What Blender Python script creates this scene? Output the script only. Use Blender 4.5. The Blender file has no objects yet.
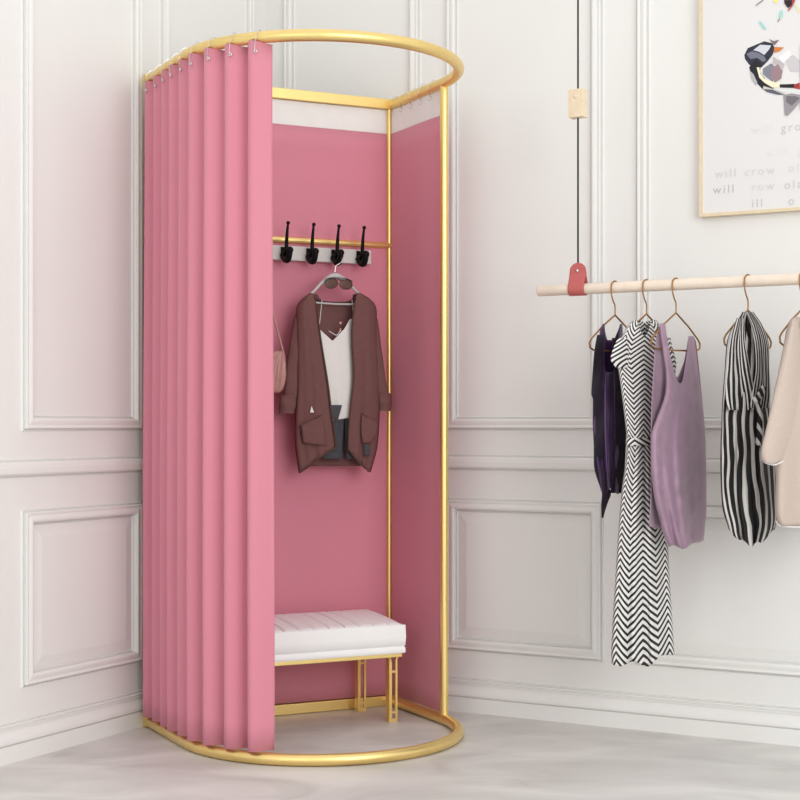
import bpy, bmesh, math, random
from mathutils import Vector, Matrix
random.seed(7)
PI = math.pi
SC = bpy.context.scene
COL = SC.collection

# ------------------------------------------------------------------ camera
F = 1550.0; HZ = 424.6; CH = 0.92
cam = bpy.data.objects.new('camera', bpy.data.cameras.new('camera'))
COL.objects.link(cam)
cam.location = (0, 0, CH); cam.rotation_euler = (PI/2, 0, 0)
cam.data.sensor_width = 36; cam.data.lens = F*36/800; cam.data.shift_y = (HZ-400)/800
cam.data.clip_start = 0.05
SC.camera = cam
# ------------------------------------------------------------------ world + lights
w = bpy.data.worlds.new('world'); SC.world = w; w.use_nodes = True
nt = w.node_tree; nt.nodes.clear()
wo = nt.nodes.new('ShaderNodeOutputWorld'); bg = nt.nodes.new('ShaderNodeBackground')
tc = nt.nodes.new('ShaderNodeTexCoord'); sx = nt.nodes.new('ShaderNodeSeparateXYZ')
rmp = nt.nodes.new('ShaderNodeValToRGB')
rmp.color_ramp.elements[0].position = 0.0; rmp.color_ramp.elements[0].color = (0.86, 0.855, 0.845, 1)
rmp.color_ramp.elements[1].position = 0.9; rmp.color_ramp.elements[1].color = (1, 0.995, 0.985, 1)
nt.links.new(tc.outputs['Generated'], sx.inputs[0]); nt.links.new(sx.outputs['Z'], rmp.inputs[0])
nt.links.new(rmp.outputs[0], bg.inputs[0]); bg.inputs[1].default_value = 1.12
nt.links.new(bg.outputs[0], wo.inputs[0])

def area(name, loc, target, size, energy, col=(1, 1, 1)):
    l = bpy.data.lights.new(name, 'AREA'); l.shape = 'SQUARE'; l.size = size; l.energy = energy; l.color = col
    o = bpy.data.objects.new(name, l); COL.objects.link(o); o.location = loc
    o.rotation_euler = (Vector(target)-Vector(loc)).to_track_quat('-Z', 'Y').to_euler()
    return o
area('key_light', (2.4, -0.3, 2.1), (-0.1, 4.9, 0.9), 2.6, 96, (1, 0.995, 0.98))
area('fill_light', (-1.9, -0.8, 1.7), (0.3, 4.9, 1.0), 2.5, 24, (0.98, 0.99, 1))
SC.view_settings.view_transform = 'Standard'; SC.view_settings.look = 'None'
SC.view_settings.exposure = 0.0; SC.view_settings.gamma = 1.0; SC.view_settings.use_curve_mapping = False

# ------------------------------------------------------------------ helpers
def lin(c):
    return tuple(((x/255)/12.92 if x/255 <= 0.04045 else ((x/255+0.055)/1.055)**2.4) for x in c)
def mat(name, rgb, rough=0.6, metal=0.0, noise=0.0, nscale=20.0, bump=0.0, bscale=200.0, sheen=0.0, detail=4, stretch=None, spec=0.5):
    m = bpy.data.materials.new(name); m.use_nodes = True
    t = m.node_tree; b = t.nodes['Principled BSDF']
    c = lin(rgb)
    b.inputs['Base Color'].default_value = (*c, 1); b.inputs['Roughness'].default_value = rough
    b.inputs['Metallic'].default_value = metal
    b.inputs['Specular IOR Level'].default_value = spec
    if sheen: b.inputs['Sheen Weight'].default_value = sheen
    co = t.nodes.new('ShaderNodeTexCoord'); src = co.outputs['Object']
    if stretch:
        mp = t.nodes.new('ShaderNodeMapping'); mp.inputs['Scale'].default_value = stretch
        t.links.new(src, mp.inputs[0]); src = mp.outputs[0]
    n = t.nodes.new('ShaderNodeTexNoise'); n.inputs['Scale'].default_value = nscale; n.inputs['Detail'].default_value = detail
    t.links.new(src, n.inputs['Vector'])
    r = t.nodes.new('ShaderNodeValToRGB')
    r.color_ramp.elements[0].position = 0.3; r.color_ramp.elements[1].position = 0.7
    r.color_ramp.elements[0].color = (*[max(0, x*(1-noise)) for x in c], 1)
    r.color_ramp.elements[1].color = (*[min(1, x*(1+noise)) for x in c], 1)
    t.links.new(n.outputs['Fac'], r.inputs[0]); t.links.new(r.outputs[0], b.inputs['Base Color'])
    if bump:
        n2 = t.nodes.new('ShaderNodeTexNoise'); n2.inputs['Scale'].default_value = bscale
        t.links.new(src, n2.inputs['Vector'])
        bp = t.nodes.new('ShaderNodeBump'); bp.inputs['Strength'].default_value = bump; bp.inputs['Distance'].default_value = 0.002
        t.links.new(n2.outputs['Fac'], bp.inputs['Height']); t.links.new(bp.outputs[0], b.inputs['Normal'])
    return m

def stripes(name, dark, light, kind, freq, amp=0, cols=1, duty=0.5):
    """procedural stripes in UV space; chevron: v + |saw(u)|"""
    m = bpy.data.materials.new(name); m.use_nodes = True
    t = m.node_tree; b = t.nodes['Principled BSDF']; b.inputs['Roughness'].default_value = 0.75
    uv = t.nodes.new('ShaderNodeUVMap'); s = t.nodes.new('ShaderNodeSeparateXYZ'); t.links.new(uv.outputs[0], s.inputs[0])
    def M(op, a, bb=None):
        n = t.nodes.new('ShaderNodeMath'); n.operation = op
        for i, x in enumerate((a, bb)):
            if x is None: continue
            if isinstance(x, (int, float)): n.inputs[i].default_value = x
            else: t.links.new(x, n.inputs[i])
        return n.outputs[0]
    if kind == 'chevron':
        fr = M('FRACT', M('MULTIPLY', s.outputs['X'], cols))
        tri = M('ABSOLUTE', M('SUBTRACT', fr, 0.5))
        ph = M('FRACT', M('ADD', M('MULTIPLY', s.outputs['Y'], freq), M('MULTIPLY', tri, amp)))
    else:
        nz = t.nodes.new('ShaderNodeTexNoise'); nz.inputs['Scale'].default_value = 5; nz.inputs['Detail'].default_value = 1
        t.links.new(uv.outputs[0], nz.inputs['Vector'])
        ph = M('FRACT', M('ADD', M('MULTIPLY', s.outputs['X'], freq), M('MULTIPLY', nz.outputs['Fac'], amp)))
    k = M('GREATER_THAN', ph, duty)
    mx = t.nodes.new('ShaderNodeMixRGB'); t.links.new(k, mx.inputs[0])
    mx.inputs[1].default_value = (*lin(dark), 1); mx.inputs[2].default_value = (*lin(light), 1)
    t.links.new(mx.outputs[0], b.inputs['Base Color'])
    return m

def rootloc(o):
    v = Vector((0, 0, 0))
    while o is not None:
        v += Vector(o.location); o = o.parent
    return v
def mesh(name, verts, faces, mats, parent=None, smooth=True, uvs=None, origin=None, fm=None, solid=0, bevel=0, subsurf=0, sangle=40):
    verts = [Vector(v) for v in verts]
    if parent is not None: off = rootloc(parent)
    elif origin is not None: off = Vector(origin)
    else:
        xs = [v.x for v in verts]; ys = [v.y for v in verts]; zs = [v.z for v in verts]
        off = Vector(((min(xs)+max(xs))/2, (min(ys)+max(ys))/2, min(zs)))
    me = bpy.data.meshes.new(name); me.from_pydata([v-off for v in verts], [], faces)
    if uvs:
        ul = me.uv_layers.new(name='UVMap')
        for l in me.loops: ul.data[l.index].uv = uvs[l.vertex_index]
    for m in (mats if isinstance(mats, list) else [mats]): me.materials.append(m)
    if fm:
        for p, i in zip(me.polygons, fm): p.material_index = i
    bm = bmesh.new(); bm.from_mesh(me); bmesh.ops.recalc_face_normals(bm, faces=bm.faces); bm.to_mesh(me); bm.free()
    if smooth:
        me.shade_smooth()
        if sangle: me.set_sharp_from_angle(angle=math.radians(sangle))
    o = bpy.data.objects.new(name, me); COL.objects.link(o)
    if parent is not None: o.parent = parent
    else: o.location = off
    if bevel:
        md = o.modifiers.new('bevel', 'BEVEL'); md.width = bevel; md.segments = 3; md.limit_method = 'ANGLE'
    if solid:
        md = o.modifiers.new('solidify', 'SOLIDIFY'); md.thickness = solid; md.offset = 0
    if subsurf:
        md = o.modifiers.new('subsurf', 'SUBSURF'); md.levels = subsurf; md.render_levels = subsurf
    return o
class G:
    def __init__(s): s.v = []; s.f = []; s.uv = []
    def add(s, v, f):
        n = len(s.v); s.v += [Vector(x) for x in v]; s.f += [tuple(i+n for i in q) for q in f]; return s
def tag(o, label=None, cat=None, group=None, kind=None):
    if label: o['label'] = label
    if cat: o['category'] = cat
    if group: o['group'] = group
    if kind: o['kind'] = kind
    return o
def thing(name, loc, label, cat, group=None):
    o = bpy.data.objects.new(name, None); o.empty_display_size = 0.05; COL.objects.link(o); o.location = loc
    return tag(o, label, cat, group)
def copy_tree(o, parent=None):
    c = o.copy(); COL.objects.link(c)
    if parent is not None: c.parent = parent
    for ch in list(o.children): copy_tree(ch, c)
    return c

def tube(pts, r, seg=12, closed=False, caps=True):
    pts = [Vector(p) for p in pts]; n = len(pts)
    rs = r if isinstance(r, (list, tuple)) else [r]*n
    V = []; Fc = []
    def tan(i):
        if closed: return (pts[(i+1) % n]-pts[(i-1) % n]).normalized()
        return (pts[min(i+1, n-1)]-pts[max(i-1, 0)]).normalized()
    t0 = tan(0); up = Vector((0, 0, 1)) if abs(t0.z) < 0.9 else Vector((1, 0, 0))
    nrm = (up-t0*up.dot(t0)).normalized()
    for i in range(n):
        t = tan(i); nrm = (nrm-t*nrm.dot(t)).normalized(); b = t.cross(nrm)
        for k in range(seg):
            a = 2*PI*k/seg; V.append(pts[i]+(nrm*math.cos(a)+b*math.sin(a))*rs[i])
    m = n if closed else n-1
    for i in range(m):
        for k in range(seg):
            a = i*seg+k; b2 = i*seg+(k+1) % seg; c = ((i+1) % n)*seg+(k+1) % seg; d = ((i+1) % n)*seg+k
            Fc.append((a, b2, c, d))
    if caps and not closed:
        Fc.append(tuple(range(seg))[::-1]); Fc.append(tuple((n-1)*seg+k for k in range(seg)))
    return V, Fc
def smoothpath(pts, per=6):
    pts = [Vector(p) for p in pts]; out = []
    for i in range(len(pts)-1):
        p0 = pts[max(i-1, 0)]; p1 = pts[i]; p2 = pts[i+1]; p3 = pts[min(i+2, len(pts)-1)]
        for k in range(per):
            t = k/per
            out.append(0.5*((2*p1)+(p2-p0)*t+(2*p0-5*p1+4*p2-p3)*t*t+(3*p1-p0-3*p2+p3)*t**3))
    out.append(pts[-1]); return out
def obox(c, ax, ay, az, hx, hy, hz):
    c = Vector(c); V = []
    for i in (-1, 1):
        for j in (-1, 1):
            for k in (-1, 1): V.append(c+ax*hx*i+ay*hy*j+az*hz*k)
    return V, [(0, 1, 3, 2), (4, 6, 7, 5), (0, 4, 5, 1), (2, 3, 7, 6), (0, 2, 6, 4), (1, 5, 7, 3)]
def sphere(c, r, seg=12, rings=8, sc=(1, 1, 1)):
    V = []; Fc = []; c = Vector(c)
    for i in range(rings+1):
        ph = PI*i/rings
        for k in range(seg):
            a = 2*PI*k/seg
            V.append(c+Vector((r*sc[0]*math.sin(ph)*math.cos(a), r*sc[1]*math.sin(ph)*math.sin(a), r*sc[2]*math.cos(ph))))
    for i in range(rings):
        for k in range(seg):
            Fc.append((i*seg+k, i*seg+(k+1) % seg, (i+1)*seg+(k+1) % seg, (i+1)*seg+k))
    return V, Fc
Z = Vector((0, 0, 1))
def ray(px, py): return Vector(((px-400)/F, 1, (HZ-py)/F))
C0 = Vector((0, 0, CH))
def onplane(px, py, P0, N):
    d = ray(px, py); t = (P0-C0).dot(N)/d.dot(N); return C0+d*t
def floorpt(px, py): return onplane(px, py, Vector((0, 0, 0)), Z)
def interp(rows, y):
    """rows: [(y, a, b...)], piecewise smooth"""
    if y <= rows[0][0]: return rows[0][1:]
    if y >= rows[-1][0]: return rows[-1][1:]
    for i in range(len(rows)-1):
        if rows[i][0] <= y <= rows[i+1][0]:
            t = (y-rows[i][0])/(rows[i+1][0]-rows[i][0]); 
            r0 = rows[max(i-1, 0)]; r1 = rows[i]; r2 = rows[i+1]; r3 = rows[min(i+2, len(rows)-1)]
            res = []
            for k in range(1, len(r1)):
                h = r2[0]-r1[0]
                m1 = (r2[k]-r0[k])/max(1e-6, r2[0]-r0[0])*h if i > 0 else (r2[k]-r1[k])
                m2 = (r3[k]-r1[k])/max(1e-6, r3[0]-r1[0])*h if i < len(rows)-2 else (r2[k]-r1[k])
                res.append((2*t**3-3*t*t+1)*r1[k]+(t**3-2*t*t+t)*m1+(-2*t**3+3*t*t)*r2[k]+(t**3-t*t)*m2)
            return tuple(res)

# ------------------------------------------------------------------ materials
M_wall = mat('wall_paint', (229, 229, 226), 0.85, noise=0.012, nscale=3)
M_trim = mat('trim_paint', (229, 229, 226), 0.8, noise=0.01, nscale=3)
M_gold = mat('brushed_gold', (240, 212, 140), 0.36, 0.9, noise=0.03, nscale=30, stretch=(1, 1, 8))
M_brass = mat('hanger_brass', (170, 126, 76), 0.35, 1.0, noise=0.04)
M_pink = mat('pink_fabric', (211, 135, 152), 0.9, noise=0.03, nscale=350, bump=0.25, bscale=900, sheen=0.15, spec=0.2)
M_pinkw = mat('header_band_white', (233, 231, 228), 0.85, noise=0.02)
M_white = mat('white_leather', (244, 243, 243), 0.5, noise=0.01, bump=0.05, bscale=400)
M_black = mat('black_metal', (6, 6, 7), 0.6, noise=0.1, spec=0.2)
M_board = mat('board_paint', (205, 200, 196), 0.5, noise=0.03)
M_silver = mat('silver_wire', (215, 215, 215), 0.25, 1.0, noise=0.02)
M_wood = mat('pale_ash_wood', (229, 214, 197), 0.5, noise=0.05, nscale=25, stretch=(1, 1, 1), bump=0.05, bscale=60)
M_block = mat('pale_birch_wood', (226, 209, 180), 0.55, noise=0.05, nscale=40)
M_leather = mat('coral_leather', (184, 92, 90), 0.55, noise=0.05, nscale=60, bump=0.1, bscale=300)
M_cord = mat('black_cord', (45, 43, 42), 0.8, noise=0.1, nscale=300)
M_brown = mat('mauve_brown_knit', (112, 78, 76), 0.9, noise=0.05, nscale=60, bump=0.2, bscale=500, spec=0.15)
M_brownd = mat('brown_trim_knit', (88, 66, 58), 0.9, noise=0.05, nscale=60, bump=0.2, bscale=500, spec=0.15)
M_cami = mat('white_jersey', (224, 220, 217), 0.8, noise=0.02, nscale=30)
M_denim = mat('charcoal_denim', (66, 66, 72), 0.85, noise=0.15, nscale=90, bump=0.2, bscale=600)
M_grey = mat('grey_hanger_plastic', (186, 184, 184), 0.45, noise=0.02)
M_lens = mat('brown_lens', (86, 50, 34), 0.25, noise=0.3, nscale=40)
M_dark = mat('dark_frame', (48, 34, 30), 0.3, noise=0.1)
M_bag = mat('rose_tan_leather', (178, 130, 124), 0.35, noise=0.12, nscale=40)
M_purple = mat('dark_purple_satin', (62, 32, 78), 0.35, noise=0.25, nscale=25, sheen=0.1)
M_lace = mat('black_purple_lace', (28, 15, 34), 0.8, noise=0.5, nscale=260)
M_lav = mat('lavender_satin', (158, 129, 149), 0.5, noise=0.08, nscale=30, bump=0.9, bscale=45, sheen=0.2)
M_cream = mat('cream_knit', (190, 175, 164), 0.9, noise=0.06, nscale=250, bump=0.3, bscale=400)
M_chev = stripes('black_white_chevron', (22, 21, 22), (226, 224, 222), 'chevron', 46, amp=4.2, cols=3, duty=0.46)
M_strp = stripes('black_white_stripes', (15, 15, 16), (205, 202, 200), 'line', 11, amp=1.4, duty=0.6)
M_canvas = mat('canvas_print', (222, 221, 221), 0.6, noise=0.008, nscale=3)

# floor: pale clouded concrete
M_floor = bpy.data.materials.new('pale_concrete'); M_floor.use_nodes = True
t = M_floor.node_tree; b = t.nodes['Principled BSDF']; b.inputs['Roughness'].default_value = 0.42
co = t.nodes.new('ShaderNodeTexCoord'); mp = t.nodes.new('ShaderNodeMapping'); mp.inputs['Scale'].default_value = (1, 1.8, 1)
mp.inputs['Rotation'].default_value = (0, 0, 0.35)
t.links.new(co.outputs['Object'], mp.inputs[0])
n1 = t.nodes.new('ShaderNodeTexNoise'); n1.inputs['Scale'].default_value = 2.6; n1.inputs['Detail'].default_value = 9; n1.inputs['Distortion'].default_value = 0.9
t.links.new(mp.outputs[0], n1.inputs['Vector'])
r = t.nodes.new('ShaderNodeValToRGB'); r.color_ramp.elements[0].position = 0.3; r.color_ramp.elements[1].position = 0.66
r.color_ramp.elements[0].color = (*lin((190, 187, 184)), 1); r.color_ramp.elements[1].color = (*lin((220, 218, 215)), 1)
t.links.new(n1.outputs['Fac'], r.inputs[0]); t.links.new(r.outputs[0], b.inputs['Base Color'])

# ------------------------------------------------------------------ room
def unit(v): v = Vector(v); return v.normalized()
RC = floorpt(265.5, 690.5)                       # room corner
WR = unit((2736, -1550, 0))                      # along right wall, away from corner
NR = unit((-1550, -2736, 0))                     # its inward normal
WL = -unit((826, 1550, 0)); NL = unit((1550, -826, 0))
HR = 2.9
RL, LL = 4.2, 4.6
eR = RC+WR*RL; eL = RC+WL*LL
def slab(name, P0, D, N, L, h, th=0.1):
    V, Fc = obox(P0+D*(L/2)-N*(th/2)+Z*(h/2), D, N, Z, L/2, th/2, h/2)
    return tag(mesh(name, V, Fc, M_wall, smooth=False), kind='structure')
slab('wall_right', RC-WR*0.1, WR, NR, RL+0.1, HR)
slab('wall_left', RC, WL, NL, LL, HR)
fp = [RC, eR, eR+WL*4.6, eL]
V = [Vector((p.x, p.y, 0)) for p in fp]+[Vector((p.x, p.y, -0.08)) for p in fp]
tag(mesh('floor', V, [(0, 1, 2, 3), (7, 6, 5, 4), (0, 4, 5, 1), (1, 5, 6, 2), (2, 6, 7, 3), (3, 7, 4, 0)], M_floor, smooth=False, origin=(0, 0, 0)), kind='structure')

def strip(name, P0, D, N, prof, s0, s1):
    """prof: (z, depth) polyline, swept along the wall"""
    V = []; n = len(prof)
    for s in (s0, s1):
        for z, d in prof: V.append(P0+D*s+N*d+Z*z)
    Fc = [(i, i+1, n+i+1, n+i) for i in range(n-1)]+[tuple(range(n)), tuple(range(2*n-1, n-1, -1))]
    return tag(mesh(name, V, Fc, M_trim, smooth=False), kind='structure')
bprof = [(0, 0), (0, .022), (.0465, .022), (.0475, .013), (.0505, .013), (.0515, .020), (.060, .0195), (.068, .017), (.076, .0125), (.083, .0095), (.088, .0085), (.089, .0125), (.0935, .0125), (.094, .009), (.096, .009), (.097, .012), (.101, .0115), (.1015, .011), (.1018, .0006), (.1055, .0006), (.106, .004), (.107, .004), (.1085, 0)]
rprof = [(.7735, 0), (.7745, .004), (.7755, .004), (.776, .0006), (.7805, .0006), (.781, .0125), (.786, .016), (.800, .0172), (.812, .016), (.8165, .0125), (.817, .0006), (.8215, .0006), (.822, .004), (.823, .004), (.8245, 0)]
strip('baseboard_right', RC, WR, NR, bprof, 0, RL)
strip('baseboard_left', RC, WL, NL, bprof, 0.0225, LL)
TN = [0]
def trim(): TN[0] += 1; return 'trim_%d' % TN[0]
strip(trim(), RC, WR, NR, rprof, 0, RL)
strip(trim(), RC, WL, NL, rprof, 0.018, LL)
# panel moulding: profile (inset from outer edge, height)
mprof = [(0, 0), (.002, .004), (.003, .004), (.0032, .0006), (.0078, .0006), (.008, .013), (.010, .0148), (.014, .0142), (.017, .0125), (.024, .0150), (.029, .0163), (.033, .0158), (.0355, .0135), (.0368, .013), (.037, .0006), (.0416, .0006), (.042, .0045), (.043, .0045), (.0445, 0)]
def panel(P0, D, N, s0, s1, z0, z1, raised=False):
    V = []; Fc = []; n = len(mprof)
    for (cs, cz, ds, dz) in ((s0, z0, 1, 1), (s1, z0, -1, 1), (s1, z1, -1, -1), (s0, z1, 1, -1)):
        for o_, h in mprof: V.append(P0+D*(cs+ds*o_)+Z*(cz+dz*o_)+N*h)
    for c in range(4):
        for i in range(n-1):
            a = c*n+i; b_ = ((c+1) % 4)*n+i
            Fc.append((a, b_, b_+1, a+1))
    if raised:
        base = len(V)
        for ins, h in ((.046, 0.0005), (.075, .006), (.078, .0065)):
            for (cs, cz, ds, dz) in ((s0, z0, 1, 1), (s1, z0, -1, 1), (s1, z1, -1, -1), (s0, z1, 1, -1)):
                V.append(P0+D*(cs+ds*ins)+Z*(cz+dz*ins)+N*h)
        for k in range(2):
            for c in range(4):
                Fc.append((base+k*4+c, base+k*4+(c+1) % 4, base+k*4+4+(c+1) % 4, base+k*4+4+c))
        Fc.append((base+8, base+9, base+10, base+11))
    return tag(mesh(trim(), V, Fc, M_trim, smooth=False), kind='structure')
def sR(px): return (onplane(px, 500, RC, NR)-RC).dot(WR)
def sL(px): return (onplane(px, 500, RC, NL)-RC).dot(WL)
for a, b_ in ((sR(284), sR(421)), (sR(446), sR(604)), (sR(636), sR(636)+1.45), (sR(636)+1.6, RL-0.1)):
    panel(RC, WR, NR, a, b_, .193, .685, True); panel(RC, WR, NR, a, b_, .901, 2.72)
for a, b_ in ((sL(252.5), sL(159.5)), (sL(140.5), sL(21)), (sL(-10), sL(-10)+1.0), (sL(21)+1.2, LL-0.4)):
    panel(RC, WL, NL, a, b_, .193, .685, True); panel(RC, WL, NL, a, b_, .901, 2.72)

# ------------------------------------------------------------------ fitting booth
TH = math.atan(0.5)
U = Vector((-math.cos(TH), -math.sin(TH), 0)); Vv = Vector((math.sin(TH), -math.cos(TH), 0)); E = -U
BC = floorpt(390.5, 705)
W, S, R = 0.82, 0.36, 0.41
def B(u, v, z=0): return BC+U*u+Vv*v+Z*z
def arcpt(a, r=R, z=0):    # a: 0 at right side, PI at left side, in booth frame
    return B(R-r*math.cos(a), S+r*math.sin(a), z)
booth = thing('fitting_room_frame', tuple(B(R, S)), 'tall gold metal D-shaped frame of the changing booth standing in the room corner', 'changing booth')
ZT = 1.968; RT = 0.0165
def dloop(z, v0=0.0):
    pts = [B(0, v0, z), B(0, S*0.33, z), B(0, S*.66, z)]
    pts += [arcpt(PI*i/48, R, z) for i in range(49)]
    pts += [B(W, S*.66, z), B(W, S*.33, z), B(W, v0, z)]
    return pts
mesh('top_ring', *tube(dloop(ZT), RT, 20), M_gold, booth)
mesh('base_ring', *tube(dloop(RT+.001), RT, 20), M_gold, booth)
mesh('back_rail', *obox(B(R, 0, ZT), U, Vv, Z, W/2+.015, .013, .0165), M_gold, booth, smooth=False, bevel=.002)
mesh('base_rail', *obox(B(R, 0, .0175), U, Vv, Z, W/2+.015, .014, .0165), M_gold, booth, smooth=False, bevel=.002)
for (u, v, r_) in ((.006, .002, .009), (W-.006, .002, .009), (0, S+.012, .0132)):
    mesh('post', *tube([B(u, v, .02), B(u, v, 1.0), B(u, v, ZT)], r_, 16), M_gold, booth)
hz = 1.506
mesh('hanging_rail', *tube([B(0, 0.003, hz), B(W, 0.003, hz)], .0105, 14), M_gold, booth)

# back and side fabric panels
def fabric_panel(name, P0, D, N, L, z0, z1, zb, label):
    nx, nz = 40, 30; V = []; Fc = []
    def grid(za, zb_, off):
        V = []; Fc = []
        for j in range(nz+1):
            for i in range(nx+1):
                s = i/nx; z = za+(zb_-za)*j/nz
                d = .0012*math.sin(s*9+z*1.1)
                V.append(P0+D*(L*s)+N*(d+off)+Z*z)
        for j in range(nz):
            for i in range(nx):
                a = j*(nx+1)+i; Fc.append((a, a+1, a+nx+2, a+nx+1))
        return V, Fc
    V, Fc = grid(z0, zb, 0)
    o = mesh(name, V, Fc, M_pink, solid=.002)
    tag(o, label, 'curtain panel')
    V, Fc = grid(zb, z1, 0)
    h = mesh('header_band', V, Fc, M_pinkw, o, solid=.002); h['label'] = 'white header band'
    return o
bp_ = fabric_panel('fabric_panel', B(.009, 0.0), U, Vv, W-.018, .036, 1.950, 1.872, 'flat pink fabric back panel of the booth, behind the hooks and bench')
sp_ = fabric_panel('fabric_panel', B(0.0, .009), Vv, U, S-.024, .036, 1.950, 1.872, 'narrow pink fabric side panel on the right of the booth, hung from five rings')

# curtain
ARC = 47.8*PI/180
LAM = 0.0773; NW = 9; LC = LAM*NW
def cpath(p):
    if p < S: return B(W, p), U.copy()
    a = PI-(p-S)/R
    return arcpt(a), (U*(-math.cos(a))+Vv*math.sin(a))
def curtain_pt(p, z, A):
    c, n = cpath(p); tt = 2*PI*p/LAM - PI/2
    sw = 2*(math.sin(PI*p/LAM)**2*.98+.012)**.62-1
    o = A*sw*(1+.12*math.sin(p*31))
    tng = Vector((-n.y, n.x, 0))
    return c+n*(o+.002)+tng*(0.002-0.0045*sw)+Z*z
NPc, NZc = NW*18, 26
V = []; Fc = []
for j in range(NZc+1):
    tz = j/NZc; z = .038+(1.953-.038)*tz
    A = .0205+.002*math.sin(tz*5)+ .003*(1-tz)
    for i in range(NPc+1):
        p = LC*i/NPc
        top = .004*math.cos(2*PI*p/LAM) if j == NZc else 0
        V.append(curtain_pt(p+.0025*math.sin(tz*4+p*20), z-top, A))
for j in range(NZc):
    for i in range(NPc):
        a = j*(NPc+1)+i; Fc.append((a, a+1, a+NPc+2, a+NPc+1))
cur = mesh('curtain', V, Fc, M_pink, solid=.0025)
tag(cur, 'pleated pink curtain hanging from the top ring, drawn open to the left side', 'curtain')
def hook_geo(c, n, drop, rr, q=None):
    pts = []
    for k in range(0, 13):
        a = math.radians(-60+ k*(240/12))           # inside -> over top -> outside
        pts.append(c-n*rr*math.cos(a)+Z*rr*math.sin(a))
    out = pts[-1]
    pts += [out-Z*.012+n*.001, c+n*(rr*.6)-Z*(drop*.8), c+n*(rr*.75)-Z*drop, c+n*(rr*1.1)-Z*(drop*.93)]
    if q is not None: pts = pts[:13]+[out-Z*.008+n*.003, Vector((q.x, q.y, 0))+n*.003+Z*(q.z+.018), q+n*.003+Z*.004, q-Z*.001+n*.001]
    return tube(smoothpath(pts, 3), .0011, 6)
for k in range(NW):
    p = (k+.64)*LAM
    c, n = cpath(p)
    c = c+Z*ZT
    q = curtain_pt(p, ZT-.042, .0225)+n*.003
    h = mesh('hook', *hook_geo(c, n, .044, .0205, q), M_silver, cur); h['label'] = 'silver wire hook'
    tn = Vector((-n.y, n.x, 0))
    mesh('grommet', *tube([q+(tn*math.cos(a)+Z*math.sin(a))*.004 for a in [2*PI*i/12 for i in range(12)]], .0017, 6, closed=True), M_silver, cur)['label'] = 'silver grommet'
for k in range(5):
    v = .045+k*.066
    h = mesh('hook', *hook_geo(B(0, v, ZT), U, .044, .0205), M_silver, sp_); h['label'] = 'silver wire hook'

# hook board with five hooks
pb = B(0, .022); 
def UV_(px, py, v):     # pixel -> point on booth plane at depth v
    return onplane(px, py, B(0, v), Vv)
ub0 = (UV_(371, 256, .022)-BC).dot(U)
V, Fc = obox(B((ub0+W-.10)/2, .018, 1.462), U, Vv, Z, (W-.10-ub0)/2, .008, .023)
board = thing('coat_hook_board', tuple(B(.4, .018, 1.439)), 'pale grey board with a row of black coat hooks fixed below the gold rail', 'coat rack')
mesh('board', V, Fc, M_board, board, smooth=False, bevel=.003)
hpx = [(285, 252), (310.5, 253.5), (335.5, 255), (360.5, 256.5)]
us = [(UV_(x, y, .03)-BC).dot(U) for x, y in hpx]; us.append(us[0]+(us[0]-us[1])); us.append(us[0]+2*(us[0]-us[1]))
for u in us:
    g = G(); o = B(u+.007, .026, 1.4585)
    g.add(*obox(o+Vv*.003+Z*.002, U, Vv, Z, .006, .004, .019))
    up = [o+Vv*.006, o+Vv*.030+Z*.004, o+Vv*.034+Z*.034, o+Vv*.039+Z*.064, o+Vv*.046+Z*.090]
    g.add(*tube(smoothpath(up, 5), [.0085-.0052*i/20 for i in range(21)], 10))
    g.add(*sphere(o+Vv*.047+Z*.092, .0062))
    lo = [o+Vv*.006-Z*.004, o+Vv*.025-Z*.020, o+Vv*.045-Z*.022, o+Vv*.058-Z*.006, o+Vv*.060+Z*.004]
    g.add(*tube(smoothpath(lo, 5), [.0115-.003*i/20 for i in range(21)], 10))
    g.add(*sphere(o+Vv*.060+Z*.006, .0115))
    hk = mesh('coat_hook', g.v, g.f, M_black, board); hk['label'] = 'black coat hook'
    for dz in (.018, -.012):
        mesh('screw', *sphere(o+Vv*.0075+Z*dz+E*.005, .0022, 8, 6), M_silver, hk)

# ------------------------------------------------------------------ bench
bench = thing('bench', tuple(B(.41, .165)), 'white channel-tufted upholstered bench on gold legs inside the booth', 'bench')
u0, u1, v0, v1 = .100, .745, .035, .300
zb0, zb1 = .217, .326
nu, nv = 140, 24; V = []; Fc = []
def seat_h(s, t_):
    x = min(s, 1-s)*(u1-u0); y = min(t_, 1-t_)*(v1-v0)
    e = min(1, x/.016); e = math.sqrt(max(0, 1-(1-e)**2)); f_ = min(1, y/.018); f_ = math.sqrt(max(0, 1-(1-f_)**2))
    h = zb1-.012+.012*e*f_+.004*math.sin(PI*t_)*min(1, x/.03)-.020*t_**1.6
    ch = abs(math.sin(PI*s*13)); w_ = min(1, max(0, (y-.004)/.02))
    return h-.012*max(0, 1-ch*4.0)*w_
for j in range(nv+1):
    for i in range(nu+1):
        s = i/nu; t_ = j/nv
        V.append(B(u0+(u1-u0)*s, v0+(v1-v0)*t_, seat_h(s, t_)))
for j in range(nv):
    for i in range(nu):
        a = j*(nu+1)+i; Fc.append((a, a+1, a+nu+2, a+nu+1))
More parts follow.
